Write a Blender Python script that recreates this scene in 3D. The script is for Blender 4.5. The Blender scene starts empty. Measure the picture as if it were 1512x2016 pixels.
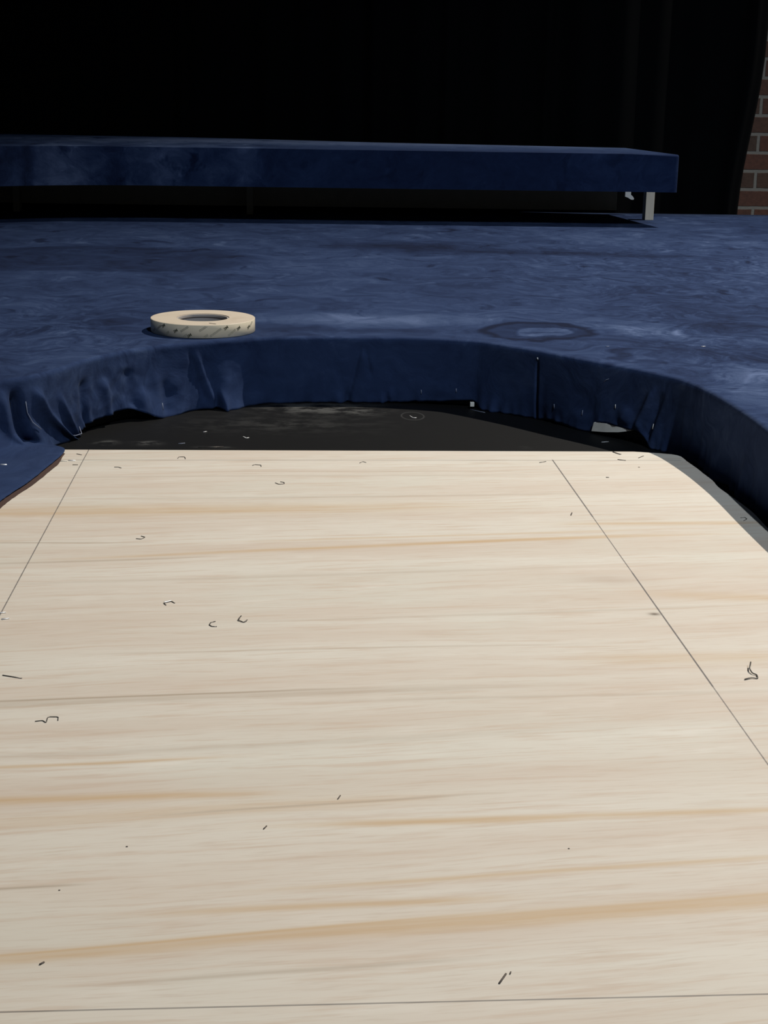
import bpy, bmesh, math, random
from mathutils import Vector, Matrix, noise

random.seed(7)
scene = bpy.context.scene
C = scene.collection

# ---------------------------------------------------------------- camera
CAM_H = 0.4716                      # a phone held low, about half a metre above the floor
cam_data = bpy.data.cameras.new('camera')
cam = bpy.data.objects.new('camera', cam_data)
C.objects.link(cam)
cam_data.sensor_fit = 'HORIZONTAL'
cam_data.sensor_width = 36.0
cam_data.lens = 36.0 * 3000.0 / 1512.0
cam_data.clip_start = 0.01
rot = Matrix(((0.997942397, 0.000301424, -0.0641161603),
              (-0.0618107828, 0.270302076, -0.960789371),
              (0.0170411267, 0.962775517, 0.269764533)))
cam.matrix_world = Matrix.Translation((0, 0, CAM_H)) @ rot.to_4x4()
scene.camera = cam

# ---------------------------------------------------------------- world, lights, exposure
world = bpy.data.worlds.new('dim_theatre')
scene.world = world
world.use_nodes = True
world.node_tree.nodes['Background'].inputs[0].default_value = (0.55, 0.72, 1.0, 1)
world.node_tree.nodes['Background'].inputs[1].default_value = 0.030

def spot(name, loc, target, watts, color, size_deg, blend, radius):
    d = bpy.data.lights.new(name, 'SPOT')
    d.energy = watts; d.color = color
    d.spot_size = math.radians(size_deg); d.spot_blend = blend; d.shadow_soft_size = radius
    o = bpy.data.objects.new(name, d); C.objects.link(o)
    o.location = loc
    o.rotation_euler = (Vector(target) - Vector(loc)).to_track_quat('-Z', 'Y').to_euler()
    return o
# stage lamp hanging high at the back right, and a cooler house lamp high behind the camera
spot('stage_lamp', (3.9, 4.5, 6.2), (1.75, 2.3, 0), 2720, (1.0, 0.93, 0.83), 61, 1.0, 0.03)
spot('house_lamp', (2.2, -3.0, 6.0), (1.8, 2.0, 0), 1180, (0.76, 0.87, 1.0), 48, 1.0, 0.05)

scene.view_settings.view_transform = 'Standard'
scene.view_settings.look = 'None'
scene.view_settings.gamma = 1.0
scene.view_settings.use_curve_mapping = False
scene.view_settings.exposure = 0.0

# ---------------------------------------------------------------- node expression helper
class E:
    """a float socket with arithmetic, so patterns can be written as formulas"""
    def __init__(s, nt, sock): s.nt = nt; s.k = sock
    def _m(s, op, *a):
        n = s.nt.nodes.new('ShaderNodeMath'); n.operation = op
        for i, v in enumerate((s,) + a):
            if isinstance(v, E): s.nt.links.new(v.k, n.inputs[i])
            else: n.inputs[i].default_value = v
        return E(s.nt, n.outputs[0])
    def __add__(s, o): return s._m('ADD', o)
    __radd__ = __add__
    def __mul__(s, o): return s._m('MULTIPLY', o)
    __rmul__ = __mul__
    def __sub__(s, o): return s._m('SUBTRACT', o)
    def __truediv__(s, o): return s._m('DIVIDE', o)
    def max(s, o): return s._m('MAXIMUM', o)
    def min(s, o): return s._m('MINIMUM', o)
    def abs(s): return s._m('ABSOLUTE')
    def sqrt(s): return s._m('SQRT')
    def pow(s, p): return s._m('POWER', p)
    def gauss(s): return E(s.nt, s.k)._m('MULTIPLY', s)._m('MULTIPLY', -1.0)._m('EXPONENT')
    def step(s, a, b, lo=0.0, hi=1.0):
        n = s.nt.nodes.new('ShaderNodeMapRange'); n.interpolation_type = 'SMOOTHSTEP'
        s.nt.links.new(s.k, n.inputs[0])
        for i, v in zip((1, 2, 3, 4), (a, b, lo, hi)): n.inputs[i].default_value = v
        return E(s.nt, n.outputs[0])

def mat_base(name):
    m = bpy.data.materials.new(name); m.use_nodes = True
    nt = m.node_tree
    b = nt.nodes['Principled BSDF']
    tc = nt.nodes.new('ShaderNodeTexCoord')
    sep = nt.nodes.new('ShaderNodeSeparateXYZ')
    nt.links.new(tc.outputs['Object'], sep.inputs[0])
    return m, nt, b, tc, E(nt, sep.outputs[0]), E(nt, sep.outputs[1]), E(nt, sep.outputs[2])

def comb(nt, x, y, z=0.0):
    n = nt.nodes.new('ShaderNodeCombineXYZ')
    for i, v in enumerate((x, y, z)):
        if isinstance(v, E): nt.links.new(v.k, n.inputs[i])
        else: n.inputs[i].default_value = v
    return n.outputs[0]

def noi(nt, vec, scale, detail=3.0, rough=0.5, dist=0.0):
    n = nt.nodes.new('ShaderNodeTexNoise')
    nt.links.new(vec, n.inputs['Vector'])
    n.inputs['Scale'].default_value = scale; n.inputs['Detail'].default_value = detail
    n.inputs['Roughness'].default_value = rough; n.inputs['Distortion'].default_value = dist
    return E(nt, n.outputs[0])

def mixc(nt, fac, a, b, mode='MIX'):
    n = nt.nodes.new('ShaderNodeMix'); n.data_type = 'RGBA'; n.blend_type = mode
    nt.links.new(fac.k, n.inputs[0]) if isinstance(fac, E) else setattr(n.inputs[0], 'default_value', fac)
    for i, v in ((6, a), (7, b)):
        if isinstance(v, tuple): n.inputs[i].default_value = v + (1,)
        else: nt.links.new(v, n.inputs[i])
    return n.outputs[2]

def bump(nt, b, h, strength, dist):
    n = nt.nodes.new('ShaderNodeBump'); n.inputs['Strength'].default_value = strength
    n.inputs['Distance'].default_value = dist
    nt.links.new(h.k, n.inputs['Height']); nt.links.new(n.outputs[0], b.inputs['Normal'])

def simple(name, col, rough=0.6, metal=0.0, vary=0.15, scale=60.0, stretch=(1, 1, 1)):
    m, nt, b, tc, x, y, z = mat_base(name)
    n = noi(nt, comb(nt, x * stretch[0], y * stretch[1], z * stretch[2]), scale, 4)
    c = mixc(nt, n, tuple(v * (1 - vary) for v in col), tuple(min(1, v * (1 + vary)) for v in col))
    nt.links.new(c, b.inputs['Base Color'])
    b.inputs['Roughness'].default_value = rough; b.inputs['Metallic'].default_value = metal
    bump(nt, b, n, 0.2, 0.001)
    return m

# ---------------------------------------------------------------- materials
def velvet(name, blobs, streak=1.0, base=0.45, skirt_calm=True):
    # skirt_calm: the hanging skirt is smoother than the trodden top; otherwise the right half of the step is smoother
    """crushed royal blue velvet: the nap lies in lighter and darker patches and swirls"""
    m, nt, b, tc, x, y, z = mat_base(name)
    p = comb(nt, x, y, z)
    w1 = noi(nt, p, 7.0, 2, 0.5) - 0.5
    w2 = noi(nt, comb(nt, x + 5.3, y + 2.1, z), 7.0, 2, 0.5) - 0.5
    xs, ys = x + w1 * 0.16, y + w2 * 0.30
    q = comb(nt, xs * 1.0, ys * 1.1, z)
    coarse = noi(nt, q, 5.0, 3, 0.55)
    mid = noi(nt, q, 16.0, 4, 0.6, 0.15)
    fine = noi(nt, comb(nt, x, y, z), 900.0, 2, 0.6)
    dashd = noi(nt, comb(nt, xs * 11.0, ys * 13.0, z * 11.0), 1.0, 3, 0.6).step(0.60, 0.70)
    dashl = noi(nt, comb(nt, xs * 13.0 + 31.0, ys * 11.0, z * 11.0), 1.0, 3, 0.6).step(0.61, 0.72)
    nap = (coarse - 0.5) * (0.55 * streak) + (mid - 0.5) * (0.70 * streak) + dashl * (0.20 * streak) - dashd * (0.26 * streak) + base
    nap = nap + (fine - 0.5) * 0.22
    nap = (nap - base) * (z.step(0.070, 0.090, 0.45, 1.0) if skirt_calm else x.step(-0.16, 0.04, 1.5, 0.5)) + base
    w3 = noi(nt, comb(nt, x, y, z), 22.0, 3, 0.6) - 0.5
    xw, yw = x + w1 * 0.05 + w3 * 0.02, y + w2 * 0.10 + w3 * 0.05
    # small crushed ripples, strongest by the rims where hands have pushed the cloth
    rip = noi(nt, comb(nt, xs, ys * 1.3, z), 42.0, 4, 0.6, 0.5) - 0.5
    where = 0.22
    for (cx, cy, rx, ry) in ((-0.33, 2.42, 0.16, 0.34), (0.70, 2.25, 0.22, 0.45), (0.9, 3.3, 0.5, 0.6)):
        dx = (x - cx) * (1.0 / rx); dy = (y - cy) * (1.0 / ry)
        where = ((dx * dx + dy * dy) * -1.0)._m('EXPONENT') * 0.9 + where
    nap = nap + rip * where
    for (cx, cy, rx, ry, amp, sharp) in blobs:
        dx = (xw - cx) * (1.0 / rx); dy = (yw - cy) * (1.0 / ry)
        d = (dx * dx + dy * dy)
        if sharp: k = d.step(0.75, 1.15, amp, 0.0)
        else: k = (d * -1.0)._m('EXPONENT') * amp
        nap = nap + k
    r = nt.nodes.new('ShaderNodeValToRGB')
    nt.links.new(nap.k, r.inputs[0])
    els = r.color_ramp.elements
    els[0].position = 0.0; els[0].color = (0.0050, 0.0095, 0.030, 1)
    els[1].position = 1.0; els[1].color = (0.100, 0.140, 0.260, 1)
    for pos, c in ((0.30, (0.0120, 0.0235, 0.066, 1)), (0.50, (0.0215, 0.0400, 0.102, 1)), (0.70, (0.041, 0.067, 0.145, 1))):
        e = els.new(pos); e.color = c
    nt.links.new(r.outputs[0], b.inputs['Base Color'])
    b.inputs['Roughness'].default_value = 0.95
    b.inputs['Specular IOR Level'].default_value = 0.12
    b.inputs['Sheen Weight'].default_value = 0.035
    b.inputs['Sheen Roughness'].default_value = 0.5
    nt.links.new(mixc(nt, nap.step(0.15, 0.85), (0.10, 0.14, 0.28), (0.80, 0.93, 1.0)), b.inputs['Sheen Tint'])
    bump(nt, b, mid + coarse * 1.2, 0.5, 0.004)
    return m

floor_blobs = [
    # x, y, rx, ry, strength, sharp edge
    (0.28, 3.76, 0.20, 0.09, -0.42, 0), (0.58, 3.66, 0.24, 0.07, -0.34, 0), (0.86, 3.58, 0.16, 0.04, -0.25, 0),
    (-0.42, 3.42, 0.36, 0.26, -0.24, 1), (0.05, 3.38, 0.16, 0.22, 0.12, 0),
    (0.02, 2.54, 0.12, 0.05, 0.26, 0), (0.20, 2.55, 0.16, 0.06, 0.30, 0), (0.17, 2.44, 0.16, 0.022, -0.20, 0),
    (0.405, 2.425, 0.092, 0.092, -0.55, 1), (0.405, 2.42, 0.080, 0.070, 0.40, 1), (0.412, 2.415, 0.048, 0.050, 0.42, 1), (0.415, 2.412, 0.040, 0.008, -0.45, 0),
    (0.545, 2.45, 0.05, 0.05, 0.30, 0), (0.61, 2.43, 0.035, 0.05, 0.22, 0), (0.74, 2.49, 0.09, 0.08, -0.24, 0),
    (0.62, 2.27, 0.10, 0.06, -0.18, 0), (0.66, 2.06, 0.05, 0.10, 0.34, 0), (0.60, 1.92, 0.04, 0.10, 0.24, 0),
    (0.70, 2.17, 0.06, 0.05, -0.16, 0), (0.50, 2.27, 0.09, 0.06, -0.12, 0),
    (-0.30, 2.50, 0.08, 0.10, -0.22, 0), (-0.38, 2.22, 0.06, 0.10, -0.12, 0), (-0.215, 2.34, 0.03, 0.05, 0.10, 0),
    (0.02, 2.45, 0.05, 0.035, -0.12, 0),
    (0.22, 3.01, 0.20, 0.12, -0.06, 0), (1.10, 2.9, 0.3, 0.2, -0.10, 0), (1.0, 3.9, 0.35, 0.3, 0.08, 0)]
M_velvet = velvet('blue_velvet_floor', floor_blobs)
step_blobs = [(-0.80, 4.2, 0.03, 0.3, -0.25, 0), (-0.70, 4.25, 0.018, 0.3, -0.30, 0), (-0.47, 4.3, 0.03, 0.3, -0.12, 0), (-0.62, 4.33, 0.08, 0.2, 0.36, 0), (-0.33, 4.33, 0.13, 0.2, 0.34, 0), (-0.12, 4.33, 0.03, 0.2, 0.28, 0), (0.55, 4.36, 0.35, 0.1, -0.10, 0), (0.1, 4.92, 1.6, 0.33, 0.62, 0)]  # last blob paints the pale highlight on the step's top into the velvet colour
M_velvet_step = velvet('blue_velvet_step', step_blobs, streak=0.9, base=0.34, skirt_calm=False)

# pale plywood
def plywood():
    m, nt, b, tc, x, y, z = mat_base('pale_plywood')
    warp = noi(nt, comb(nt, x * 1.6, y * 3.0), 1.5, 2) - 0.5
    w = y - x * 0.085 + warp * 0.035
    broad = noi(nt, comb(nt, x * 0.9, w * 16.0), 1.0, 3, 0.55)
    grain = noi(nt, comb(nt, x * 9.0, w * 130.0), 1.0, 4, 0.65)
    fineg = noi(nt, comb(nt, x * 26.0, w * 460.0), 1.0, 3, 0.65)
    tone = noi(nt, comb(nt, x * 1.3 + 7.0, y * 1.8), 3.0, 2, 0.5)
    blot = noi(nt, comb(nt, x * 6.0, w * 22.0), 1.4, 3, 0.6)
    col = mixc(nt, broad.step(0.34, 0.68), (0.700, 0.645, 0.555), (0.640, 0.550, 0.455))
    col = mixc(nt, tone.step(0.45, 0.72) * 0.50, col, (0.655, 0.630, 0.540))
    col = mixc(nt, grain.step(0.48, 0.68) * 0.60, col, (0.590, 0.470, 0.365))
    col = mixc(nt, blot.step(0.55, 0.80) * 0.35, col, (0.820, 0.775, 0.690))
    col = mixc(nt, fineg.step(0.48, 0.74) * 0.38, col, (0.520, 0.425, 0.335))
    # darker and more orange grain bands: (x, y at its middle, half length, half width, slope, strength, orange?)
    bands = [
        (-0.12, 1.690, 0.34, 0.022, 0.05, 0.55, 1), (-0.20, 1.676, 0.20, 0.004, 0.05, 0.40, 1), (0.43, 1.632, 0.12, 0.007, 0.02, 0.60, 1),
        (-0.25, 1.561, 0.09, 0.0018, 0.0, 0.75, 0), (0.10, 1.548, 0.30, 0.0050, 0.135, 0.75, 1), (0.30, 1.572, 0.16, 0.004, 0.10, 0.55, 1),
        (0.18, 1.585, 0.22, 0.0035, 0.10, 0.45, 1), (-0.20, 1.498, 0.12, 0.003, 0.10, 0.55, 0),
        (-0.12, 1.137, 0.17, 0.0018, 0.075, 0.95, 0), (-0.10, 1.131, 0.30, 0.006, 0.075, 0.45, 0),
        (-0.15, 0.957, 0.13, 0.0060, 0.03, 0.80, 1), (-0.06, 0.936, 0.16, 0.010, 0.10, 0.35, 1), (0.03, 0.944, 0.11, 0.0016, 0.12, 0.60, 0),
        (-0.16, 0.839, 0.035, 0.0016, 0.08, 0.80, 0), (0.03, 0.812, 0.10, 0.0042, 0.05, 0.70, 1),
        (-0.06, 0.777, 0.17, 0.0016, 0.13, 0.75, 1), (-0.08, 0.769, 0.16, 0.0060, 0.125, 0.65, 1), (0.20, 0.799, 0.18, 0.0085, 0.105, 0.75, 1),
        (0.20, 0.805, 0.18, 0.0018, 0.105, 0.50, 1),
        (0.17, 0.848, 0.17, 0.0030, 0.090, 0.60, 1), (0.20, 0.922, 0.19, 0.0042, 0.045, 0.72, 1), (0.11, 0.917, 0.07, 0.0050, 0.02, 0.45, 1),
        (0.00, 0.742, 0.10, 0.0022, 0.09, 0.50, 0), (-0.15, 1.013, 0.10, 0.0028, 0.09, 0.65, 1), (0.22, 1.131, 0.2, 0.003, 0.04, 0.30, 0),
        (0.44, 1.374, 0.09, 0.012, -0.12, 0.45, 1), (0.36, 1.215, 0.10, 0.014, 0.0, 0.40, 1), (0.05, 1.24, 0.20, 0.002, 0.05, 0.40, 0),
        (0.0, 1.445, 0.3, 0.004, 0.09, 0.28, 0), (0.2, 1.33, 0.25, 0.003, 0.09, 0.28, 0), (-0.05, 1.04, 0.25, 0.005, 0.09, 0.28, 0),
        (0.10, 1.75, 0.3, 0.003, 0.05, 0.4, 0), (0.00, 1.845, 0.35, 0.003, 0.03, 0.35, 0), (0.1, 1.87, 0.25, 0.002, 0.02, 0.35, 0)]
    for i, (bx, by, hl, hw, sl, st, og) in enumerate(bands):
        d = (y + warp * 0.012 + (grain - 0.5) * min(0.006, hw) - (x - bx) * sl - by) * (1.0 / hw)
        k = d.gauss() * (((x - bx) * (1.0 / hl)).pow(4.0) * -1.0)._m('EXPONENT') * st
        if hw > 0.0035: k = k * (grain * 1.3 + 0.3).min(1.0)
        col = mixc(nt, k, col, (0.570, 0.400, 0.230) if og else (0.430, 0.350, 0.265))
    # a knot by the right pencil line
    dx, dy = (x - 0.3435) * 190.0, (y - 1.3265) * 260.0
    col = mixc(nt, ((dx * dx + dy * dy) * -1.0)._m('EXPONENT') * 0.85, col, (0.12, 0.085, 0.06))
    dx, dy = (x - 0.322) * 26.0, (y - 1.43) * 60.0
    col = mixc(nt, ((dx * dx + dy * dy) * -1.0)._m('EXPONENT') * 0.30, col, (0.42, 0.33, 0.26))
    # pencil lines
    def line(x0, y0, x1, y1, hw, st):
        nonlocal col
        L = math.hypot(x1 - x0, y1 - y0); ux, uy = (x1 - x0) / L, (y1 - y0) / L
        px, py = x - x0, y - y0
        along = px * ux + py * uy
        perp = ((px * (-uy) + py * ux) + (fineg - 0.5) * 0.0003).abs()
        k = perp.step(hw * 0.5, hw * 1.4, 1.0, 0.0) * along.step(-0.004, 0.0) * along.step(L, L + 0.004, 1.0, 0.0)
        k = k * (grain * 0.6 + st - 0.2)
        col = mixc(nt, k, col, (0.16, 0.145, 0.135))
    line(-0.34, 1.928, 0.52, 1.932, 0.0013, 0.42)
    line(-0.2607, 1.99, -0.2607, 0.25, 0.0006, 0.80)
    line(0.3501, 1.932, 0.3501, 1.66, 0.0009, 0.85)
    line(0.3501, 1.66, 0.3501, 1.45, 0.0006, 0.80)
    line(0.3501, 1.45, 0.3501, 1.15, 0.0008, 0.90)
    line(0.3501, 1.15, 0.3501, 0.25, 0.0006, 0.70)
    line(-0.34, 0.7086, 0.56, 0.7125, 0.0007, 0.62)
    nt.links.new(col, b.inputs['Base Color'])
    b.inputs['Roughness'].default_value = 0.62
    b.inputs['Specular IOR Level'].default_value = 0.25
    bump(nt, b, grain + fineg * 0.5, 0.12, 0.0006)
    return m
M_ply = plywood()

def black_floor():
    m, nt, b, tc, x, y, z = mat_base('scuffed_black_floor')
    n = noi(nt, comb(nt, x * 1.0, y * 1.6), 26.0, 5, 0.65)
    big = noi(nt, comb(nt, x, y), 7.0, 3)
    col = mixc(nt, n.step(0.55, 0.85) * big.step(0.4, 0.7) * 0.5, (0.0045, 0.0047, 0.0050), (0.022, 0.022, 0.022))
    for (cx, cy, rx, ry, a) in ((0.05, 2.315, 0.075, 0.040, 0.75), (0.105, 2.29, 0.035, 0.02, 0.5), (-0.248, 2.078, 0.014, 0.012, 0.9),
                                (-0.192, 2.076, 0.014, 0.012, 0.9), (-0.10, 2.052, 0.02, 0.005, 0.8), (-0.01, 2.2, 0.12, 0.05, 0.2)):
        dx, dy = (x - cx) * (1 / rx), (y - cy) * (1 / ry)
        col = mixc(nt, ((dx * dx + dy * dy) * -1.0)._m('EXPONENT') * n.step(0.42, 0.62) * a, col, (0.11, 0.11, 0.105))
    # faint ring left on the paint
    dx, dy = (x - 0.192) * 1.0, (y - 2.262) * 0.6
    r = ((dx * dx + dy * dy).sqrt() - 0.017) * 900.0
    col = mixc(nt, r.gauss() * 0.35, col, (0.09, 0.09, 0.09))
    nt.links.new(col, b.inputs['Base Color'])
    b.inputs['Roughness'].default_value = 0.6
    b.inputs['Specular IOR Level'].default_value = 0.15
    bump(nt, b, n, 0.3, 0.001)
    return m
M_floor = black_floor()

def brick():
    m, nt, b, tc, x, y, z = mat_base('red_brown_brick')
    W, Hh = 0.1880, 0.0633
    wob = noi(nt, comb(nt, x, y, z), 25.0, 2) - 0.5
    v = comb(nt, x - (1.652 - W * 0.5) + wob * 0.003, z - 0.0119 + wob * 0.003, 0.0)
    t = nt.nodes.new('ShaderNodeTexBrick'); nt.links.new(v, t.inputs['Vector'])
    t.inputs['Scale'].default_value = 1.0; t.inputs['Mortar Size'].default_value = 0.0062
    t.inputs['Mortar Smooth'].default_value = 0.25; t.inputs['Bias'].default_value = 0.0
    t.inputs['Brick Width'].default_value = W; t.inputs['Row Height'].default_value = Hh
    t.inputs['Color1'].default_value = (0.215, 0.088, 0.058, 1); t.inputs['Color2'].default_value = (0.130, 0.088, 0.064, 1)
    t.inputs['Mortar'].default_value = (0.36, 0.33, 0.28, 1)
    n = noi(nt, comb(nt, x, y, z), 60.0, 5, 0.65)
    c = mixc(nt, n.step(0.3, 0.8) * 0.6, t.outputs[0], (0.085, 0.050, 0.038), 'MIX')
    f = E(nt, t.outputs[1])
    c = mixc(nt, f, c, (0.36, 0.33, 0.28))
    nt.links.new(c, b.inputs['Base Color'])
    b.inputs['Roughness'].default_value = 0.9
    bump(nt, b, f * -1.0 + n * 0.2, 0.8, 0.006)
    return m
M_brick = brick()

M_curtain = simple('black_stage_curtain', (0.0018, 0.0022, 0.0026), 0.95, 0, 0.25, 200.0)
M_curtain.node_tree.nodes['Principled BSDF'].inputs['Specular IOR Level'].default_value = 0.08
M_wood = simple('raw_pine', (0.80, 0.70, 0.54), 0.6, 0, 0.22, 30.0, (8, 1, 0.5))
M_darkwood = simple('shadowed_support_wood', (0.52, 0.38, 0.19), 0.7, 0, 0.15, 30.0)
M_frame = simple('shade_black_frame', (0.02, 0.02, 0.02), 0.7)  # wooden frame coloured black, standing in for the shade under the lifted hem
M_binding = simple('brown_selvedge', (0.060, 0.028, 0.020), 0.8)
M_steel = simple('dull_steel_wire', (0.13, 0.12, 0.11), 0.42, 0.75, 0.1)
M_bright = simple('bright_steel_wire', (0.85, 0.85, 0.85), 0.45, 0.3, 0.05)
M_white = simple('white_plastic', (0.80, 0.79, 0.74), 0.5, 0, 0.05)
M_thread = simple('pale_thread', (0.26, 0.29, 0.38), 0.7)
M_splinter = simple('dark_splinter', (0.10, 0.08, 0.065), 0.7)
M_palewood = simple('pale_splinter', (0.82, 0.79, 0.70), 0.6)

def tape_side():
    m, nt, b, tc, x, y, z = mat_base('cream_release_liner')
    n = noi(nt, comb(nt, x, y, z), 60.0, 3)
    c = mixc(nt, n, (0.76, 0.66, 0.48), (0.82, 0.73, 0.55))
    nt.links.new(c, b.inputs['Base Color']); b.inputs['Roughness'].default_value = 0.4
    return m
def tape_top():
    m, nt, b, tc, x, y, z = mat_base('wound_tape_edge')
    r = (x * x + y * y).sqrt()
    rings = noi(nt, comb(nt, r, 0.0, 0.0), 700.0, 2, 0.6)
    soft = noi(nt, comb(nt, x, y, 0.0), 28.0, 3)
    c = mixc(nt, rings, (0.60, 0.50, 0.385), (0.68, 0.59, 0.47))
    c = mixc(nt, soft.step(0.45, 0.75) * 0.5, c, (0.53, 0.43, 0.32))
    nt.links.new(c, b.inputs['Base Color']); b.inputs['Roughness'].default_value = 0.55
    bump(nt, b, rings, 0.15, 0.0004)
    return m
M_liner, M_edge = tape_side(), tape_top()
M_core = simple('grey_card_core', (0.46, 0.42, 0.38), 0.6, 0, 0.1, 40)
M_coreline = simple('dark_core_edge', (0.10, 0.085, 0.075), 0.6)
M_logo = simple('dark_green_print', (0.085, 0.085, 0.05), 0.5)
M_faint = simple('faint_grey_print', (0.36, 0.34, 0.26), 0.5)

# ---------------------------------------------------------------- object helpers
def obj(name, bm, mat, parent=None, smooth=False, loc=None):
    me = bpy.data.meshes.new(name)
    bm.normal_update(); bm.to_mesh(me); bm.free()
    me.materials.append(mat)
    if smooth: me.polygons.foreach_set('use_smooth', [True] * len(me.polygons))
    o = bpy.data.objects.new(name, me); C.objects.link(o)
    if loc: o.location = loc
    if parent: o.parent = parent
    return o
def tag(o, label, cat, group=None, kind=None):
    o['label'] = label
    if cat: o['category'] = cat
    if group: o['group'] = group
    if kind: o['kind'] = kind
    return o
def thing(name, label, cat, loc=(0, 0, 0), group=None):
    o = bpy.data.objects.new(name, None); C.objects.link(o); o.location = loc
    o.empty_display_size = 0.05
    return tag(o, label, cat, group)
def add_box(bm, x0, x1, y0, y1, z0, z1, bevel=0.0):
    r = bmesh.ops.create_cube(bm, size=1.0)
    for v in r['verts']:
        v.co = Vector(((x0 + x1) / 2 + v.co.x * (x1 - x0), (y0 + y1) / 2 + v.co.y * (y1 - y0), (z0 + z1) / 2 + v.co.z * (z1 - z0)))
    if bevel:
        es = list({e for v in r['verts'] for e in v.link_edges})
        bmesh.ops.bevel(bm, geom=es, offset=bevel, segments=2, affect='EDGES', profile=0.5)
def prism(bm, outline, z0, z1):
    a = [bm.verts.new((p[0], p[1], z0)) for p in outline]
    b = [bm.verts.new((p[0], p[1], z1)) for p in outline]
    n = len(a)
    for i in range(n): bm.faces.new((a[i], a[(i + 1) % n], b[(i + 1) % n], b[i]))
    top = bm.faces.new(b); bm.faces.new(list(reversed(a)))
    return top, b
def tube(bm, pts, w, h, sides=8):
    """a flattened wire along a polyline, half width w, half thickness h"""
    pts = [Vector(p) for p in pts]; rings = []
    for i, p in enumerate(pts):
        d = (pts[min(i + 1, len(pts) - 1)] - pts[max(i - 1, 0)])
        if d.length < 1e-9: d = Vector((1, 0, 0))
        d.normalize()
        up = Vector((0, 0, 1)) if abs(d.z) < 0.9 else Vector((0, 1, 0))
        s = d.cross(up).normalized(); u = s.cross(d)
        rings.append([bm.verts.new(p + s * (w * math.cos(a)) + u * (h * math.sin(a)))
                      for a in [2 * math.pi * k / sides for k in range(sides)]])
    for a, b in zip(rings, rings[1:]):
        for k in range(sides): bm.faces.new((a[k], a[(k + 1) % sides], b[(k + 1) % sides], b[k]))
    bm.faces.new(list(reversed(rings[0]))); bm.faces.new(rings[-1])
def catmull(P, per):
    out = []
    for i in range(len(P) - 1):
        p0, p1, p2, p3 = P[max(i - 1, 0)], P[i], P[i + 1], P[min(i + 2, len(P) - 1)]
        for k in range(per):
            t = k / per
            out.append(tuple(0.5 * ((2 * b) + (-a + c) * t + (2 * a - 5 * b + 4 * c - d) * t * t + (-a + 3 * b - 3 * c + d) * t ** 3)
                             for a, b, c, d in zip(p0, p1, p2, p3)))
    out.append(tuple(P[-1])); return out
def sstep(a, b, t):
    t = max(0.0, min(1.0, (t - a) / (b - a))); return t * t * (3 - 2 * t)

# ---------------------------------------------------------------- the room
FLOOR = -0.012
bm = bmesh.new(); add_box(bm, -4.0, 5.0, -1.5, 5.6, FLOOR - 0.1, FLOOR)
o = obj('floor', bm, M_floor); tag(o, 'scuffed black painted theatre floor', None, kind='structure')
bm = bmesh.new(); add_box(bm, -4.0, 5.0, 5.40, 5.60, FLOOR, 4.5)
o = obj('wall_back', bm, M_brick); tag(o, 'red brown brick wall with pale mortar behind the curtain', None, kind='structure')

# black stage curtain hung in soft folds, its right edge leaning a little
bm = bmesh.new()
cols = []
N = 520
for i in range(N + 1):
    u = i / N
    xb = -2.9 + u * (1.464 + 2.9)
    yb = 5.33 - sstep(-0.6, 1.2, xb) * 0.38
    f = 0.016 * math.sin(xb * 23 + 2.0 * math.sin(xb * 3.1)) + 0.012 * math.sin(xb * 51 + 1.3) + 0.02 * math.sin(xb * 9.0 + 0.7)
    for cx in (0.83, 0.279, 0.514, 1.42, 1.455, -0.35):
        f -= 0.035 * math.exp(-((xb - cx) / 0.018) ** 2)
    cols.append((xb, yb, f))
rows = []
zs = [FLOOR + 0.004 + 4.2 * (k / 46) ** 1.3 for k in range(47)]
for z in zs:
    row = []
    for i, (xb, yb, f) in enumerate(cols):
        lean = sstep(1.2, 1.464, xb) * (0.045 * min(z / 0.6, 1.3) - 0.008 * math.sin(z * 9))
        amp = 1.0 - 0.25 * math.exp(-z * 2)
        row.append(bm.verts.new((xb + lean, yb + f * amp + 0.004 * math.sin(z * 2 + xb * 6), z)))
    rows.append(row)
for a, b in zip(rows, rows[1:]):
    for i in range(N): bm.faces.new((a[i], a[i + 1], b[i + 1], b[i]))
o = obj('stage_curtain', bm, M_curtain, smooth=True)
sm = o.modifiers.new('thickness', 'SOLIDIFY'); sm.thickness = 0.004
tag(o, 'tall black stage curtain hanging in front of the brick wall', 'curtain')

# ---------------------------------------------------------------- low velvet platform with the curved opening
R1 = 0.0925
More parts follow.
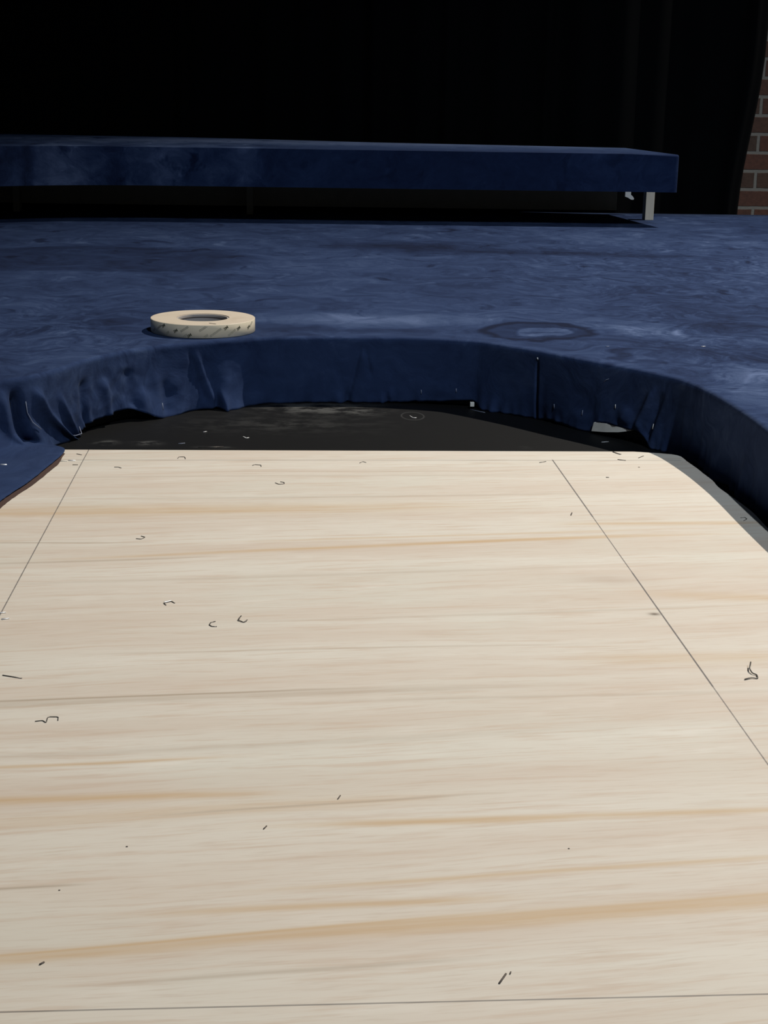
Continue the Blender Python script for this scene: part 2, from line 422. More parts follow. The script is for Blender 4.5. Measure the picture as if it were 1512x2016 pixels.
# along the opening: top edge x, y, then hem x, y, z
PATH = [
    (-.600, .75, -.350, .75, .0016), (-.580, 1.2, -.345, 1.2, .0016), (-.545, 1.5, -.343, 1.5, .0016),
    (-.500, 1.70, -.330, 1.70, .0016), (-.462, 1.83, -.311, 1.80, .0016), (-.425, 1.92, -.297, 1.89, .0016),
    (-.392, 1.972, -.2895, 1.965, .0016), (-.374, 1.992, -.302, 1.990, .0020), (-.362, 2.003, -.330, 2.003, .0015),
    (-.350, 2.014, -.322, 2.035, -.010),
 (-.335, 2.035, -.300, 2.085, -.0115), (-.312, 2.080, -.292, 2.115, -.0115),
    (-.290, 2.140, -.278, 2.145, .001), (-.265, 2.185, -.258, 2.180, .005), (-.238, 2.222, -.231, 2.212, .008),
    (-.218, 2.247, -.209, 2.222, .000), (-.190, 2.273, -.180, 2.238, -.0115), (-.150, 2.302, -.147, 2.286, -.0115),
    (-.118, 2.320, -.108, 2.303, -.0100), (-.092, 2.332, -.086, 2.292, -.0115), (-.050, 2.350, -.048, 2.338, -.0115),
    (-.010, 2.360, -.008, 2.352, -.0115), (.080, 2.367, .080, 2.360, -.0115), (.153, 2.368, .153, 2.360, -.0115),
    (.190, 2.366, .190, 2.357, -.0090), (.247, 2.352, .247, 2.343, -.0055), (.292, 2.336, .291, 2.327, -.0015),
    (.311, 2.322, .303, 2.306, -.0115), (.345, 2.287, .340, 2.274, -.0115), (.381, 2.246, .378, 2.240, -.0115),
    (.400, 2.222, .398, 2.214, -.0080), (.430, 2.182, .426, 2.171, -.0115), (.448, 2.159, .445, 2.148, -.0105),
    (.454, 2.152, .450, 2.140, .0052), (.474, 2.127, .470, 2.115, .0072), (.488, 2.109, .483, 2.096, .0058), (.504, 2.087, .498, 2.074, .0056),
    (.518, 2.064, .506, 2.046, -.0115), (.534, 2.036, .520, 2.028, -.0115), (.546, 2.005, .540, 2.000, -.0115),
    (.554, 1.970, .546, 1.975, -.0115), (.562, 1.90, .550, 1.905, -.0115), (.566, 1.83, .555, 1.83, -.0100),
    (.567, 1.76, .557, 1.76, -.0115), (.565, 1.60, .556, 1.60, -.0115), (.566, 1.2, .558, 1.2, -.0115), (.566, .75, .558, .75, -.0115)]
dense = catmull(PATH, 40)
# resample evenly by the top edge, finer round the opening
acc = [0.0]
for a, b in zip(dense, dense[1:]):
    acc.append(acc[-1] + max(math.hypot(a[0] - b[0], a[1] - b[1]), 0.6 * math.hypot(a[2] - b[2], a[3] - b[3])))
def resample(step):
    out, s, j = [], 0.0, 0
    while s < acc[-1]:
        while acc[j + 1] < s: j += 1
        t = (s - acc[j]) / max(1e-9, acc[j + 1] - acc[j])
        out.append(tuple(p + (q - p) * t for p, q in zip(dense[j], dense[j + 1])))
        s += step
    out.append(dense[-1]); return out
samples = resample(0.0028)
SP = [math.hypot(a[0] - b[0], a[1] - b[1]) for a, b in zip(samples, samples[1:])]
S = [0.0]
for d in SP: S.append(S[-1] + d)
def s_at(x, y):
    return S[min(range(len(samples)), key=lambda i: (samples[i][0] - x) ** 2 + (samples[i][1] - y) ** 2)]
FOLDS = [  # top x, y, width, depth (towards the room), slide along the edge by the hem, start, end
    (-.362, 2.003, .007, -.022, .004, .08, .95), (-.380, 1.986, .010, .008, .004, .05, .7), (-.340, 2.025, .008, .009, .030, .08, 1.1),
    (-.43, 1.91, .018, -.008, .01, .15, .7), (-.45, 1.86, .014, .006, .0, .2, .7),
    (-.318, 2.07, .007, .006, .012, .25, 1.1), (-.290, 2.14, .010, -.006, -.010, .2, 1.1), (-.268, 2.18, .010, .006, .01, .3, 1.1),
    (-.240, 2.22, .012, -.005, .012, .2, 1.0), (-.215, 2.25, .010, .006, -.006, .55, 1.1), (-.190, 2.272, .010, -.005, .01, .4, 1.0),
    (-.150, 2.30, .0030, -.0045, .030, .03, .92), (-.142, 2.305, .004, .0035, .030, .05, .92), (-.165, 2.29, .010, -.005, -.02, .55, 1.0),
    (-.118, 2.32, .006, .005, .020, .70, 1.1), (-.10, 2.33, .005, -.005, -.016, .72, 1.1),
    (-.080, 2.338, .006, .004, -.02, .75, 1.1), (.075, 2.367, .007, .005, .010, .78, 1.1), (.092, 2.367, .005, -.005, .006, .74, 1.1),
    (.119, 2.368, .0030, -.0040, -.022, .03, 1.05), (.122, 2.368, .0025, -.0040, .020, .05, .62), (.120, 2.368, .012, .0035, .0, .1, 1.1),
    (.148, 2.368, .004, .006, .002, .80, 1.1), (.157, 2.368, .0035, -.005, .002, .78, 1.1), (.170, 2.368, .005, .004, -.005, .72, 1.0),
    (.230, 2.356, .014, .0025, .02, .6, .95), (.320, 2.31, .010, .004, .008, .75, 1.05), (.33, 2.30, .006, -.004, .0, .8, 1.05),
    (.3815, 2.2455, .0016, -.0085, .000, .03, 1.1),
    (.405, 2.215, .008, .004, .0, .85, 1.1), (.44, 2.17, .02, -.002, .0, .3, .8), (.49, 2.105, .012, .004, -.01, .55, .95),
    (.520, 2.06, .006, .005, -.040, .1, 1.0), (.528, 2.045, .006, -.005, -.036, .15, 1.0), (.548, 2.0, .006, .004, .0, .2, 1.1),
    (.556, 1.96, .010, -.004, .01, .3, 1.1), (.562, 1.90, .012, .005, .02, .5, 1.15), (.566, 1.84, .012, -.004, .0, .5, 1.15), (.567, 1.77, .014, .005, .0, .4, 1.15)]
S_CREASE = s_at(-.362, 2.003)
FOLDS = [(s_at(a, b), w, d, sl, v0, v1) for a, b, w, d, sl, v0, v1 in FOLDS]
def normal_at(i):
    a, b = samples[max(i - 5, 0)], samples[min(i + 5, len(samples) - 1)]
    t = Vector((b[0] - a[0], b[1] - a[1])); t.normalize()
    return Vector((t.y, -t.x))              # towards the inside of the opening
RND = 0.006
def skirt(i, v):
    """point on the hanging skirt: v = 0 at the top bend, 1 at the hem"""
    x, y, hx, hy, hz = samples[i]
    n = normal_at(i); s = S[i]
    z0 = R1 - RND
    e = v ** 2.4
    z = z0 + (hz - z0) * v
    lw = 1 - sstep(S_CREASE - 0.004, S_CREASE + 0.02, s)      # left of the corner the cloth falls, then spreads over the plywood
    if lw > 0:
        e2 = 0.14 * min(1, v / 0.55) + 0.86 * sstep(0.42, 1.12, v) / sstep(0.42, 1.12, 1.0)
        e = e * (1 - lw) + e2 * lw
        zf = sstep(0.0, 0.72, v) * 0.5 + 0.5 * min(1, v / 0.62)
        z2 = z0 + (hz + 0.002 - z0) * zf + 0.007 * sstep(.5, .7, v) * (1 - v) * (1 + 2.2 * noise.noise(Vector((s * 22, v * 4, 5.5))))
        z = z * (1 - lw) + z2 * lw
    px, py = x + n.x * RND + (hx - x - n.x * RND) * e, y + n.y * RND + (hy - y - n.y * RND) * e
    d = 0.0
    for s0, w, dep, sl, v0, v1 in FOLDS:
        q = (s - s0 - sl * v) / w
        if abs(q) < 3: d += dep * math.exp(-q * q) * sstep(v0, v0 + 0.2, v) * (1 - sstep(v1 - 0.12, v1 + 0.02, v) if v1 < 1.04 else 1)
    left = 1.0 - sstep(-0.10, 0.05, x)
    a = (0.0010 + 0.0026 * left) * (0.25 + v) * min(1, v * 5) * (1 - 0.85 * lw * sstep(.75, 1, v))
    d += a * (noise.noise(Vector((s * 28, v * 2.2, 3.1))) + 0.5 * noise.noise(Vector((s * 70, v * 5, 9.7))))
    hemw = 0.0030 * v ** 6 * noise.noise(Vector((s * 75, 0, 1.7))) * (1.0 if x < .5 else 1.8) * (1 - 0.85 * lw)
    return Vector((px + n.x * (d + hemw), py + n.y * (d + hemw), max(z, FLOOR + 0.0005)))
bm = bmesh.new()
NV = 30; cols = []
X0, X1, YB, YF = -1.9, 2.1, 4.86, 0.75
ts = [0.0] + [((k / 44) ** 2.1) for k in range(1, 45)]
for i, smp in enumerate(samples):
    x, y = smp[0], smp[1]
    n = normal_at(i)
    col = [bm.verts.new(skirt(i, 1 - k / NV)) for k in range(NV + 1)]
    for a in (60, 30):
        r = math.radians(a)
        col.append(bm.verts.new((x + n.x * RND * math.sin(r), y + n.y * RND * math.sin(r), R1 - RND + RND * math.cos(r))))
    # outwards to the rim of the platform
    cx, cy = 0.09, min(y, 1.8)
    dx, dy = x - cx, y - cy
    k = 1e9
    if dx < -1e-6: k = min(k, (X0 - cx) / dx)
    if dx > 1e-6: k = min(k, (X1 - cx) / dx)
    if dy > 1e-6: k = min(k, (YB - cy) / dy)
    qx, qy = cx + dx * k, cy + dy * k
    for t in ts:
        wx, wy = x + (qx - x) * t, y + (qy - y) * t
        dist = math.hypot(wx - x, wy - y)
        wr = 0.0011 * noise.noise(Vector((wx * 14, wy * 14, 0))) * min(1, dist * 12) * (1 if t < 0.999 else 0)
        wr += 0.0016 * noise.noise(Vector((wx * 30, wy * 30, 4))) * min(1, dist * 25) * math.exp(-dist / 0.12) * (1.6 if x < -0.1 else 0.5)
        tr = math.hypot(wx + 0.131, wy - 2.41)          # flat where the tape roll presses the cloth
        wr *= sstep(0.085, 0.12, tr)
        col.append(bm.verts.new((wx, wy, R1 + wr)))
    col.append(bm.verts.new((qx, qy, FLOOR + 0.001)))
    cols.append(col)
for a, b in zip(cols, cols[1:]):
    for k in range(len(a) - 1): bm.faces.new((a[k], b[k], b[k + 1], a[k + 1]))
platform = thing('velvet_platform', 'low stage platform covered in crushed blue velvet around a curved opening', 'platform')
cov = obj('velvet_cover', bm, M_velvet, platform, smooth=True)
so = cov.modifiers.new('cloth', 'SOLIDIFY'); so.thickness = 0.0008; so.offset = -1
# framing hidden behind the skirt, glimpsed where the hem lifts
bm = bmesh.new(); ring = []
for i in range(0, len(samples), 6):
    x, y = samples[i][0], samples[i][1]; n = normal_at(i)
    a, b = (x - n.x * 0.012, y - n.y * 0.012), (x - n.x * 0.030, y - n.y * 0.030)
    ring.append([bm.verts.new((a[0], a[1], FLOOR)), bm.verts.new((a[0], a[1], 0.084)), bm.verts.new((b[0], b[1], 0.084)), bm.verts.new((b[0], b[1], FLOOR))])
for a, b in zip(ring, ring[1:]):
    for k in range(4): bm.faces.new((a[k], a[(k + 1) % 4], b[(k + 1) % 4], b[k]))
bm.faces.new(ring[0]); bm.faces.new(list(reversed(ring[-1])))
obj('riser_frame', bm, M_frame, platform)
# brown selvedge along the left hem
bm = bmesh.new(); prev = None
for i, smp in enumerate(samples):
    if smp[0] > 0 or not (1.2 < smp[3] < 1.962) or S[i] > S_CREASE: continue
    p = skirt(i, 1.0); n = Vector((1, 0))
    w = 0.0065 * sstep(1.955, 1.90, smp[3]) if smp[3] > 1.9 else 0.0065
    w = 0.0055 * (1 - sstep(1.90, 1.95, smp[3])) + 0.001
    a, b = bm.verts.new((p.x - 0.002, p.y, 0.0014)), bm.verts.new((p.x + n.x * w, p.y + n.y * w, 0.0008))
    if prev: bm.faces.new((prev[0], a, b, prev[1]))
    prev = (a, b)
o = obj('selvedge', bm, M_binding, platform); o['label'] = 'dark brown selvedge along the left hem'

# ---------------------------------------------------------------- plywood sheet
outline = [(-.345, .22), (-.343, 1.2), (-.343, 1.60), (-.338, 1.75), (-.333, 1.90), (-.3195, 1.986), (.470, 1.982), (.503, 1.972)]
edge = [(.512, 1.969), (.526, 1.958), (.5285, 1.925), (.5320, 1.885), (.5330, 1.860), (.5350, 1.825), (.5335, 1.790), (.5385, 1.735),
        (.5420, 1.68), (.5400, 1.62), (.5385, 1.56), (.541, 1.48), (.543, 1.35), (.541, 1.2), (.543, 1.0)]
edge = [(p[0], p[1]) for p in catmull(edge, 5)]
outline += edge + [(.543, .22)]
bm = bmesh.new()
top, tv = prism(bm, outline, FLOOR + 0.0003, 0.0)
es = [e for e in top.edges]
bmesh.ops.bevel(bm, geom=es, offset=0.0006, segments=1, affect='EDGES')
o = obj('plywood_sheet', bm, M_ply)
tag(o, 'pale plywood sheet with pencil lines laid in the curved opening of the blue platform', 'plywood')

# ---------------------------------------------------------------- raised velvet step at the back
step = thing('raised_step', 'long raised step wrapped in blue velvet on short wooden legs at the back', 'step', (0, 0, 0))
Z0, Z1 = 0.192, 0.2965
front = [(-2.0, 3.35), (-1.6, 3.55), (-1.2, 3.87), (-.95, 4.10), (-.77, 4.235), (-.60, 4.315), (-.45, 4.345), (-.30, 4.350), (0.0, 4.348), (.3, 4.348), (.7, 4.35), (1.0, 4.35)]
fr = [(p[0], p[1]) for p in catmull(front, 6)]
fr = fr[:-1] + [(1.100, 4.350), (1.1055, 4.3515), (1.108, 4.356)]
back = [(1.056, 4.80), (1.050, 4.806), (.75, 4.86), (.3, 4.93), (-.3, 5.16), (-1.0, 5.20), (-2.0, 5.20)]
pts = fr + back
bm = bmesh.new()
top, tv = prism(bm, pts, Z0, Z1)
bmesh.ops.bevel(bm, geom=list(top.edges), offset=0.006, segments=4, affect='EDGES', profile=0.5)
bm.normal_update()
for f in bm.faces: f.smooth = 0.05 < abs(f.normal.z) < 0.98
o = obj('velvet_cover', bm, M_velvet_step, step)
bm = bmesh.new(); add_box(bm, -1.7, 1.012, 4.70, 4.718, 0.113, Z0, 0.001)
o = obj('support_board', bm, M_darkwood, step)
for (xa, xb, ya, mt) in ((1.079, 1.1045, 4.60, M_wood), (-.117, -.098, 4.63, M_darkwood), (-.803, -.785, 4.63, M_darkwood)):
    bm = bmesh.new(); add_box(bm, xa, xb, ya, ya + 0.04, R1 + 0.0008, Z0, 0.0008)
    o = obj('leg', bm, mt, step)
    if mt is M_wood: o['label'] = 'pale raw wood end leg'
bm = bmesh.new()
prof = [(1.0160, 0.235), (1.0750, 0.235), (1.0750, 0.155), (1.0820, 0.149), (1.0855, 0.143), (1.0840, 0.1395), (1.0760, 0.140), (1.0670, 0.1455), (1.0570, 0.149), (1.0570, 0.225), (1.0160, 0.225)]
a = [bm.verts.new((p[0], 4.792, p[1])) for p in prof]; b = [bm.verts.new((p[0], 4.804, p[1])) for p in prof]
for i in range(len(a)): bm.faces.new((a[i], a[(i + 1) % len(a)], b[(i + 1) % len(a)], b[i]))
bm.faces.new(a); bm.faces.new(list(reversed(b)))
bmesh.ops.recalc_face_normals(bm, faces=bm.faces)
o = obj('hook_bracket', bm, M_white, step); o['label'] = 'small white hooked bracket under the step'

# ---------------------------------------------------------------- tape roll
TR, TI, TH = 0.0820, 0.0385, 0.0205
tape = thing('tape_roll', 'wide flat roll of cream adhesive tape lying on the blue velvet', 'tape', (-0.131, 2.414, R1 + 0.0004))
def lathe(profile, seg=128, close=True):
    bm = bmesh.new(); rings = []
    for k in range(seg):
        a = 2 * math.pi * k / seg
        rings.append([bm.verts.new((r * math.cos(a), r * math.sin(a), z)) for r, z in profile])
    n = len(profile)
    for k in range(seg):
        A, B = rings[k], rings[(k + 1) % seg]
        for j in range(n if close else n - 1):
            bm.faces.new((A[j], B[j], B[(j + 1) % n], A[(j + 1) % n]))
    return bm
o = obj('tape_winding', lathe([(TI + .003, 0), (TR - .0005, 0), (TR - .0003, .0003), (TR - .0003, TH - .0003), (TR - .0006, TH), (TI + .003, TH)]), M_edge, tape)
o = obj('outer_liner', lathe([(TR - .0002, .0002), (TR, .0004), (TR, TH - .0006), (TR - .0002, TH - .0003)]), M_liner, tape, smooth=True)
o = obj('cardboard_core', lathe([(TI, .0003), (TI + .0028, .0003), (TI + .0028, TH - .0012), (TI, TH - .0012)]), M_core, tape)
ring_o = obj('core_rim', lathe([(TI - .0006, TH - .0060), (TI + .0003, TH - .0060), (TI + .0003, TH - .0046), (TI - .0006, TH - .0046)]), M_coreline, o)
# print on the liner: slanted maker's initials with faint runs of small lettering after them
def on_liner(pts2, ang, zc, slant, scale):
    """pts2 in metres on the unrolled liner -> on the cylinder"""
    c, s = math.cos(slant), math.sin(slant)
    out = []
    for u, v in pts2:
        uu, vv = (u * c - v * s) * scale, (u * s + v * c) * scale
        a = ang + uu / TR
        out.append(Vector(((TR + .00015) * math.cos(a), (TR + .00015) * math.sin(a), zc + vv)))
    return out
def text_mesh(txt, size):
    cu = bpy.data.curves.new('t', 'FONT'); cu.body = txt; cu.size = size
    cu.align_x = 'CENTER'; cu.align_y = 'CENTER'; cu.resolution_u = 2; cu.offset = size * 0.03
    to = bpy.data.objects.new('t', cu); C.objects.link(to)
    dg = bpy.context.evaluated_depsgraph_get()
    me = bpy.data.meshes.new_from_object(to.evaluated_get(dg))
    vs = [(v.co.x, v.co.y) for v in me.vertices]; fs = [tuple(p.vertices) for p in me.polygons]
    bpy.data.objects.remove(to); bpy.data.curves.remove(cu); bpy.data.meshes.remove(me)
    return vs, fs
vs, fs = text_mesh('3M', 0.0062)
def ang_of(px):                     # where a mark seen at this offset across the roll (-1..1) sits round it
    return -math.pi / 2 + math.asin(max(-.98, min(.98, px))) + 0.0
SL = math.radians(33)
logos = [(-.70, .0155), (-.465, .0098), (-.205, .0040), (.475, .0148), (.705, .0125), (.885, .0112)]
for sx, zc in logos:
    bm = bmesh.new()
    P = [bm.verts.new(p) for p in on_liner(vs, ang_of(sx), zc, SL, 1.0)]
    for f in fs: bm.faces.new([P[i] for i in f])
    o = obj('printed_logo', bm, M_logo, tape); o['label'] = 'small dark slanted initials printed on the liner'
runs = [(-.80, .0115, .016), (-.62, .0060, .006), (-.30, .0135, .014), (-.28, .0035, .008), (.05, .0150, .013), (.10, .0035, .006), (.28, .0085, .020),
        (.58, .0070, .016), (.93, .0150, .012), (-.90, .0060, .008)]
for sx, zc, L in runs:
    bm = bmesh.new()
    for row in (0.0009, -0.0009):
        u = -L / 2
        while u < L / 2:
            w = random.uniform(.0006, .0014); h = random.uniform(.0005, .0007)
            q = [(u, row - h), (u + w, row - h), (u + w, row + h), (u, row + h)]
            P3 = on_liner(q, ang_of(sx), zc, SL, 1.0)
            if all(0.0008 < p.z < TH - .0008 for p in P3): bm.faces.new([bm.verts.new(p) for p in P3])
            u += w + .0004
    o = obj('faint_print', bm, M_faint, tape); o['label'] = 'faint grey slanted print on the liner'

# ---------------------------------------------------------------- staples and other litter
def wire(name, pts, z, mat, label, cat, group=None, w=0.00055, h=0.00035, lift=None):
    c = Vector((sum(p[0] for p in pts) / len(pts), sum(p[1] for p in pts) / len(pts), z))
    P = []
    for i, p in enumerate(pts):
        dz = h + (lift[i] if lift else 0.0)
        P.append(Vector((p[0], p[1], z + dz)) - c)
    # soften the corners of the bent wire
    Q = [P[0]]
    for a, b, d in zip(P, P[1:], P[2:]):
        Q += [b + (a - b) * 0.22, b + (a - b) * 0.06 + (d - b) * 0.06, b + (d - b) * 0.22]
    Q.append(P[-1])
    bm = bmesh.new(); tube(bm, Q, w, h)
    o = obj(name, bm, mat, smooth=True, loc=c)
    return tag(o, label, cat, group)
G = 'staples lying on the plywood'
PLY = 0.0
wire('staple', [(-0.1403, 1.9361), (-0.1396, 1.9445), (-0.1317, 1.9446), (-0.1303, 1.9334)], PLY, M_steel, 'dark staple on the far pencil line, legs toward the viewer, left of two', 'staple', G)
wire('staple', [(-0.0429, 1.8985), (-0.0404, 1.9039), (-0.032, 1.9013), (-0.0318, 1.8932)], PLY, M_steel, 'dark staple just before the far pencil line, below the tape roll', 'staple', G)
wire('staple', [(-0.0132, 1.811), (-0.0088, 1.8036), (-0.002, 1.8061), (-0.0026, 1.8135), (-0.007, 1.8159)], PLY, M_steel, 'dark staple curled nearly closed near the far edge of the plywood', 'staple', G)
wire('staple', [(0.0949, 1.913), (0.0993, 1.9213), (0.1036, 1.9159)], PLY, M_steel, 'small arched staple under the middle of the far pencil line', 'staple', G, w=.0004)
wire('staple', [(-0.217, 1.8893), (-0.2119, 1.8893), (-0.2075, 1.8841)], PLY, M_steel, 'short bent staple right of the left pencil line near the far edge', 'staple', G)
wire('staple', [(-0.2733, 1.9603), (-0.266, 1.9547)], PLY, M_steel, 'straight staple piece in the far left corner left of the pencil line', 'staple', G)
wire('staple', [(-0.16, 1.5735), (-0.1544, 1.5716), (-0.1508, 1.5791), (-0.1555, 1.583)], PLY, M_steel, 'lone hooked staple open to the left on the far left plywood', 'staple', G)
o = wire('staple', [(-0.1119, 1.3568), (-0.1147, 1.3627), (-0.108, 1.3684), (-0.1043, 1.3625)], PLY, M_steel, 'staple with a bright shining crown above two curled dark staples', 'staple', G)
bm = bmesh.new(); cc = o.location
tube(bm, [Vector((-0.1142, 1.3631, .0011)) - Vector((cc.x, cc.y, 0)), Vector((-0.1083, 1.3682, .0011)) - Vector((cc.x, cc.y, 0))], .0010, .0004)
cr = obj('crown', bm, M_bright, o); cr['label'] = 'bright shining crown'
wire('staple', [(-0.0641, 1.3114), (-0.0681, 1.3088), (-0.0692, 1.3021), (-0.0667, 1.298), (-0.0621, 1.2979)], PLY, M_steel, 'curled staple open to the right, left of two dark ones', 'staple', G)
wire('staple', [(-0.0409, 1.3207), (-0.044, 1.3139), (-0.0383, 1.3083), (-0.0352, 1.3124)], PLY, M_steel, 'curled staple with a raised tip, right of two dark ones', 'staple', G, lift=[.002, .0005, 0, .001])
wire('staple', [(-0.2321, 1.1838), (-0.2153, 1.1768)], PLY, M_steel, 'long straight dark staple at the left edge of the photo', 'staple', G, w=.0006)
wire('staple', [(-0.1909, 1.0887), (-0.1855, 1.0905), (-0.1821, 1.0856), (-0.1826, 1.0972), (-0.1745, 1.097), (-0.1739, 1.0902)], PLY, M_steel, 'staple with one leg bent outward, below the long straight staple', 'staple', G, w=.0004)
wire('staple', [(0.3943, 1.1914), (0.3903, 1.181), (0.3908, 1.1741), (0.394, 1.1717), (0.3925, 1.1638), (0.3877, 1.1651), (0.3807, 1.1618)], PLY, M_steel, 'twisted staple standing proud right of the right pencil line', 'staple', G, w=.0006, h=.0005, lift=[.004, .002, .0008, .0003, 0, .0006, .0002])
wire('staple', [(0.5206, 1.6533), (0.526, 1.6554), (0.527, 1.649), (0.5204, 1.6406)], PLY, M_steel, 'staple in the shaded strip along the right edge of the plywood', 'staple', G, w=.0004)
wire('staple', [(0.3303, 1.9175), (0.3399, 1.9232)], PLY, M_steel, 'short staple at the far end of the right pencil line', 'staple', G)
G2 = 'splinters and flecks on the plywood'
def fleck(pts, label, mat=M_splinter, w=.0008, h=.0004, z=PLY, group=G2, name='wood_splinter', cat='splinter'):
    return wire(name, pts, z, mat, label, cat, group, w=w, h=h)
fleck([(0.4404, 1.9785), (0.4441, 1.9697), (0.4477, 1.9639)], 'dark wedge shaped splinter at the far right edge of the plywood', w=.0014)
fleck([(0.4374, 1.9352), (0.4471, 1.9296)], 'thin splinter beside the far pencil line right of the right line')
fleck([(0.4673, 1.9439), (0.4768, 1.9555)], 'thin upward slanting splinter near the far right curve of the plywood', w=.0005)
fleck([(0.1161, 0.7261), (0.1211, 0.7353)], 'grey splinter bar close to the camera by the near pencil line', w=.0006)
fleck([(0.1240, 0.7370), (0.1233, 0.7350)], 'tiny crumb at the tip of the grey splinter bar', w=.0004)
fleck([(0.0353, 0.9514), (0.0372, 0.9567)], 'tiny dark fleck, upper of two in the near middle', w=.00045)
fleck([(-0.0148, 0.9092), (-0.0128, 0.9134)], 'tiny dark fleck, lower of two in the near middle', w=.00045)
fleck([(0.3259, 1.6643), (0.329, 1.6751)], 'small dark fleck left of the upper right pencil line', w=.0007)
fleck([(-0.136, 0.7534), (-0.1339, 0.7558)], 'small fleck at the lower left under the orange grain', w=.0006)
for (x, y), r, lb in zip([(-0.1016, 0.8882), (-0.1367, 0.8345), (0.1817, 0.8771), (0.4044, 1.8404), (0.4567, 1.8937)], (.0006, .0005, .0005, .0018, .0011),
        ('pinpoint dark speck left of centre near the camera', 'pinpoint dark speck at the lower left by a short grain line', 'pinpoint dark speck at the lower right middle',
         'brown round speck right of the right pencil line, far end', 'dark dot between far pencil line and the right curve')):
    fleck([(x - r, y), (x + r, y)], lb, w=r, h=.0002)
fleck([(-0.2895, 1.9212), (-0.2800, 1.9205)], 'pale splinter with grey tip at the far left corner', M_palewood, w=.0013)
fleck([(-0.2790, 1.9255), (-0.2700, 1.9235)], 'bright white sliver left of the left pencil line at the far end', M_bright, w=.0018)
fleck([(-0.2707, 1.9010), (-0.2640, 1.9010)], 'thin dark sliver under the white one at the far left', w=.0006)
fleck([(-0.2630, 1.3370), (-0.2565, 1.3390)], 'bright torn chip on the left pencil line, upper of two', M_bright, w=.0014)
fleck([(-0.2568, 1.3200), (-0.2505, 1.3225)], 'bright torn chip by the left pencil line, lower of two', M_bright, w=.0014)
G3 = 'staples and bits on the black floor'
def fbit(pts, label, mat=M_bright, w=.0007, name='staple', cat='staple'):
    return wire(name, pts, FLOOR, mat, label, cat, G3, w=w, h=.0004)
fbit([(-0.1186, 2.1455), (-0.1137, 2.1489)], 'small bright staple on the black floor under the tape roll')
fbit([(-0.0605, 2.1169), (-0.056, 2.1073), (-0.0525, 2.1105)], 'bright bent staple on the black floor left of centre', w=.001)
fbit([(-0.149, 2.0716), (-0.1401, 2.0748)], 'dull pale staple near the plywood edge on the black floor', M_thread, w=.0008)
fbit([(-0.1206, 2.0504), (-0.086, 2.0538)], 'long faint grey sliver along the plywood back edge', M_steel, w=.0010, name='sliver', cat='sliver')
fbit([(0.1878, 2.2621), (0.1913, 2.2475), (0.1967, 2.2476)], 'bright staple inside the faint ring on the black floor')
fbit([(0.4471, 2.0878), (0.458, 2.0911)], 'bright straight staple at the right end of the black floor', w=.0009)
fbit([(0.286, 2.312), (0.296, 2.298), (0.306, 2.288)], 'thin pale splinter lying under the hem on the black floor', M_thread, w=.0006, name='splinter', cat='splinter')
wire('fleck', [(0.6362, 2.2881), (0.6430, 2.2885)], R1 + .0005, M_bright, 'single white fleck on the blue velvet at the right', 'fleck', w=.0011)
wire('fleck', [(0.487, 2.2821), (0.492, 2.2821)], R1 + .0005, M_thread, 'faint grey fleck on the blue velvet near the curved edge', 'fleck', w=.0008)
wire('staple', [(-0.1181, 2.3515), (-0.1110, 2.346), (-0.1075, 2.3437)], R1 + TH + .0004, M_splinter, 'thin dark staple lying on top of the tape roll', 'staple', w=.0006)

# staples and threads in the hanging skirt
def near(x, y): 
    return min(range(len(samples)), key=lambda i: (samples[i][0] - x) ** 2 + (samples[i][1] - y) ** 2)
def on_skirt(name, path, mat, label, cat, w=.0006, group=None, off=.0008):
    P = []
    for x, y, v in path:
        i = near(x, y); n = normal_at(i); p = skirt(i, v)
        P.append(Vector((p.x + n.x * off, p.y + n.y * off, p.z + (off if v > .9 else 0))))
    c = sum(P, Vector()) / len(P)
    bm = bmesh.new(); tube(bm, [p - c for p in P], w, w)
    o = obj(name, bm, mat, smooth=True, loc=c)
    return tag(o, label, cat, group)
G4 = 'staples holding the velvet skirt'
for x, y, v, m, lb in ((.213, 2.362, .84, M_thread, 'faint upright staple in the skirt left of the lifted hem end'),
                       (.268, 2.345, .82, M_thread, 'faint upright staple in the skirt above the small white block'),
                       (.405, 2.217, .76, M_thread, 'faint slanting staple right of the dark vertical seam'),
                       (.437, 2.173, .73, M_thread, 'faint upright staple between the seam and the bare wood wedge'),
                       (.476, 2.124, .66, M_white, 'pale upright staple just above the bare wood wedge'),
                       (.518, 2.064, .70, M_white, 'pale upright staple right of the bare wood wedge'),
                       (.3815, 2.2455, .06, M_bright, 'bright staple at the top of the dark vertical seam')):
    dv = .035 if m is not M_bright else .018
    on_skirt('staple', [(x, y, v - dv), (x, y, v + dv)], m, lb, 'staple', .0005 if m is not M_bright else .0009, G4)
on_skirt('staple', [(-.433, 1.905, .735), (-.433, 1.905, .765)], M_bright, 'bright white staple in the velvet at the left edge of the photo', 'staple', .0013, G4)
on_skirt('staple', [(-.110, 2.323, .93), (-.108, 2.324, .93)], M_bright, 'tiny white staple at the gathered hem below the tape roll', 'staple', .0008, G4)
on_skirt('staple', [(-.190, 2.272, .80), (-.187, 2.274, .90)], M_thread, 'pale slanting staple left of the gathered hem', 'staple', .0006, G4)
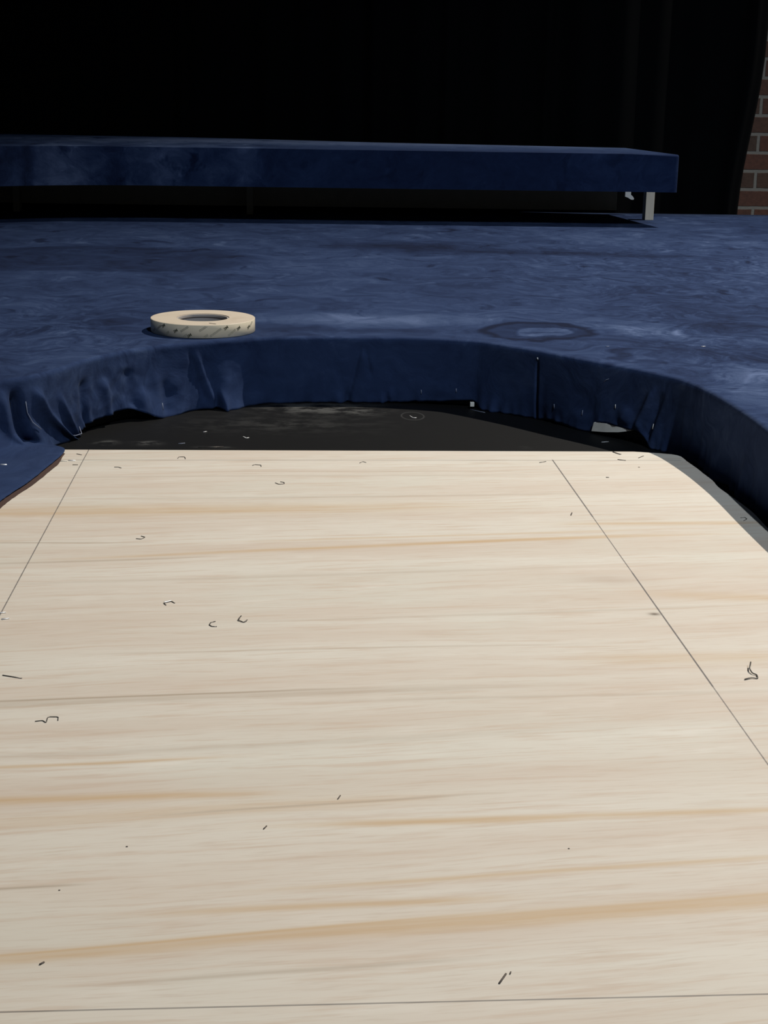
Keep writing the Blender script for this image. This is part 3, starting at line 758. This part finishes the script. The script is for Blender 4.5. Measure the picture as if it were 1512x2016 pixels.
on_skirt('thread', [(-.352, 2.012, .26), (-.351, 2.013, .40), (-.350, 2.014, .55), (-.347, 2.018, .70)], M_thread, 'long pale thread down the deep fold at the left corner', 'thread', .0005, off=.003)
on_skirt('thread', [(-.328, 2.047, .90), (-.322, 2.06, .97), (-.314, 2.078, .97), (-.307, 2.095, .92)], M_thread, 'curved pale thread at the hem beside the plywood corner', 'thread', .0005, off=.003)
on_skirt('thread', [(.461, 2.142, .26), (.463, 2.139, .22), (.467, 2.135, .19)], M_thread, 'short faint curved thread on the dark right skirt', 'thread', .0003)
# bare wood seen where the hem lifts
i = near(.474, 2.126)
def along(d, out, z):
    s = S[i] + d
    j = min(range(len(S)), key=lambda k: abs(S[k] - s)); n = normal_at(j)
    return Vector((samples[j][0] + n.x * out, samples[j][1] + n.y * out, z))
bm = bmesh.new()
A = [along(-.034, .0120, -.0084), along(-.008, .0125, -.0055), along(.016, .0125, -.0012), along(.040, .0115, .0048)]
B = [along(-.030, .0110, .0050), along(-.008, .0110, .0068), along(.016, .0110, .0058), along(.040, .0110, .0060)]
A2 = [v - Vector((n_.x, n_.y, 0)) * 0.010 for v, n_ in zip(A, [normal_at(i)] * 4)]
B2 = [v - Vector((n_.x, n_.y, 0)) * 0.010 for v, n_ in zip(B, [normal_at(i)] * 4)]
V = [[bm.verts.new(p) for p in L] for L in (A, B, B2, A2)]
for k in range(3):
    for r in range(4): bm.faces.new((V[r][k], V[r][k + 1], V[(r + 1) % 4][k + 1], V[(r + 1) % 4][k]))
bm.faces.new([V[r][0] for r in range(4)]); bm.faces.new([V[r][3] for r in reversed(range(4))])
bmesh.ops.recalc_face_normals(bm, faces=bm.faces)
o = obj('wood_edging', bm, M_palewood, platform); o['label'] = 'bare wood wedge showing under the lifted hem'
bm = bmesh.new(); add_box(bm, .2860, .2925, 2.316, 2.321, FLOOR + .0035, FLOOR + .0105, .0006)
o = obj('wood_tab', bm, M_palewood, platform); o['label'] = 'small white block at the end of the lifted hem'
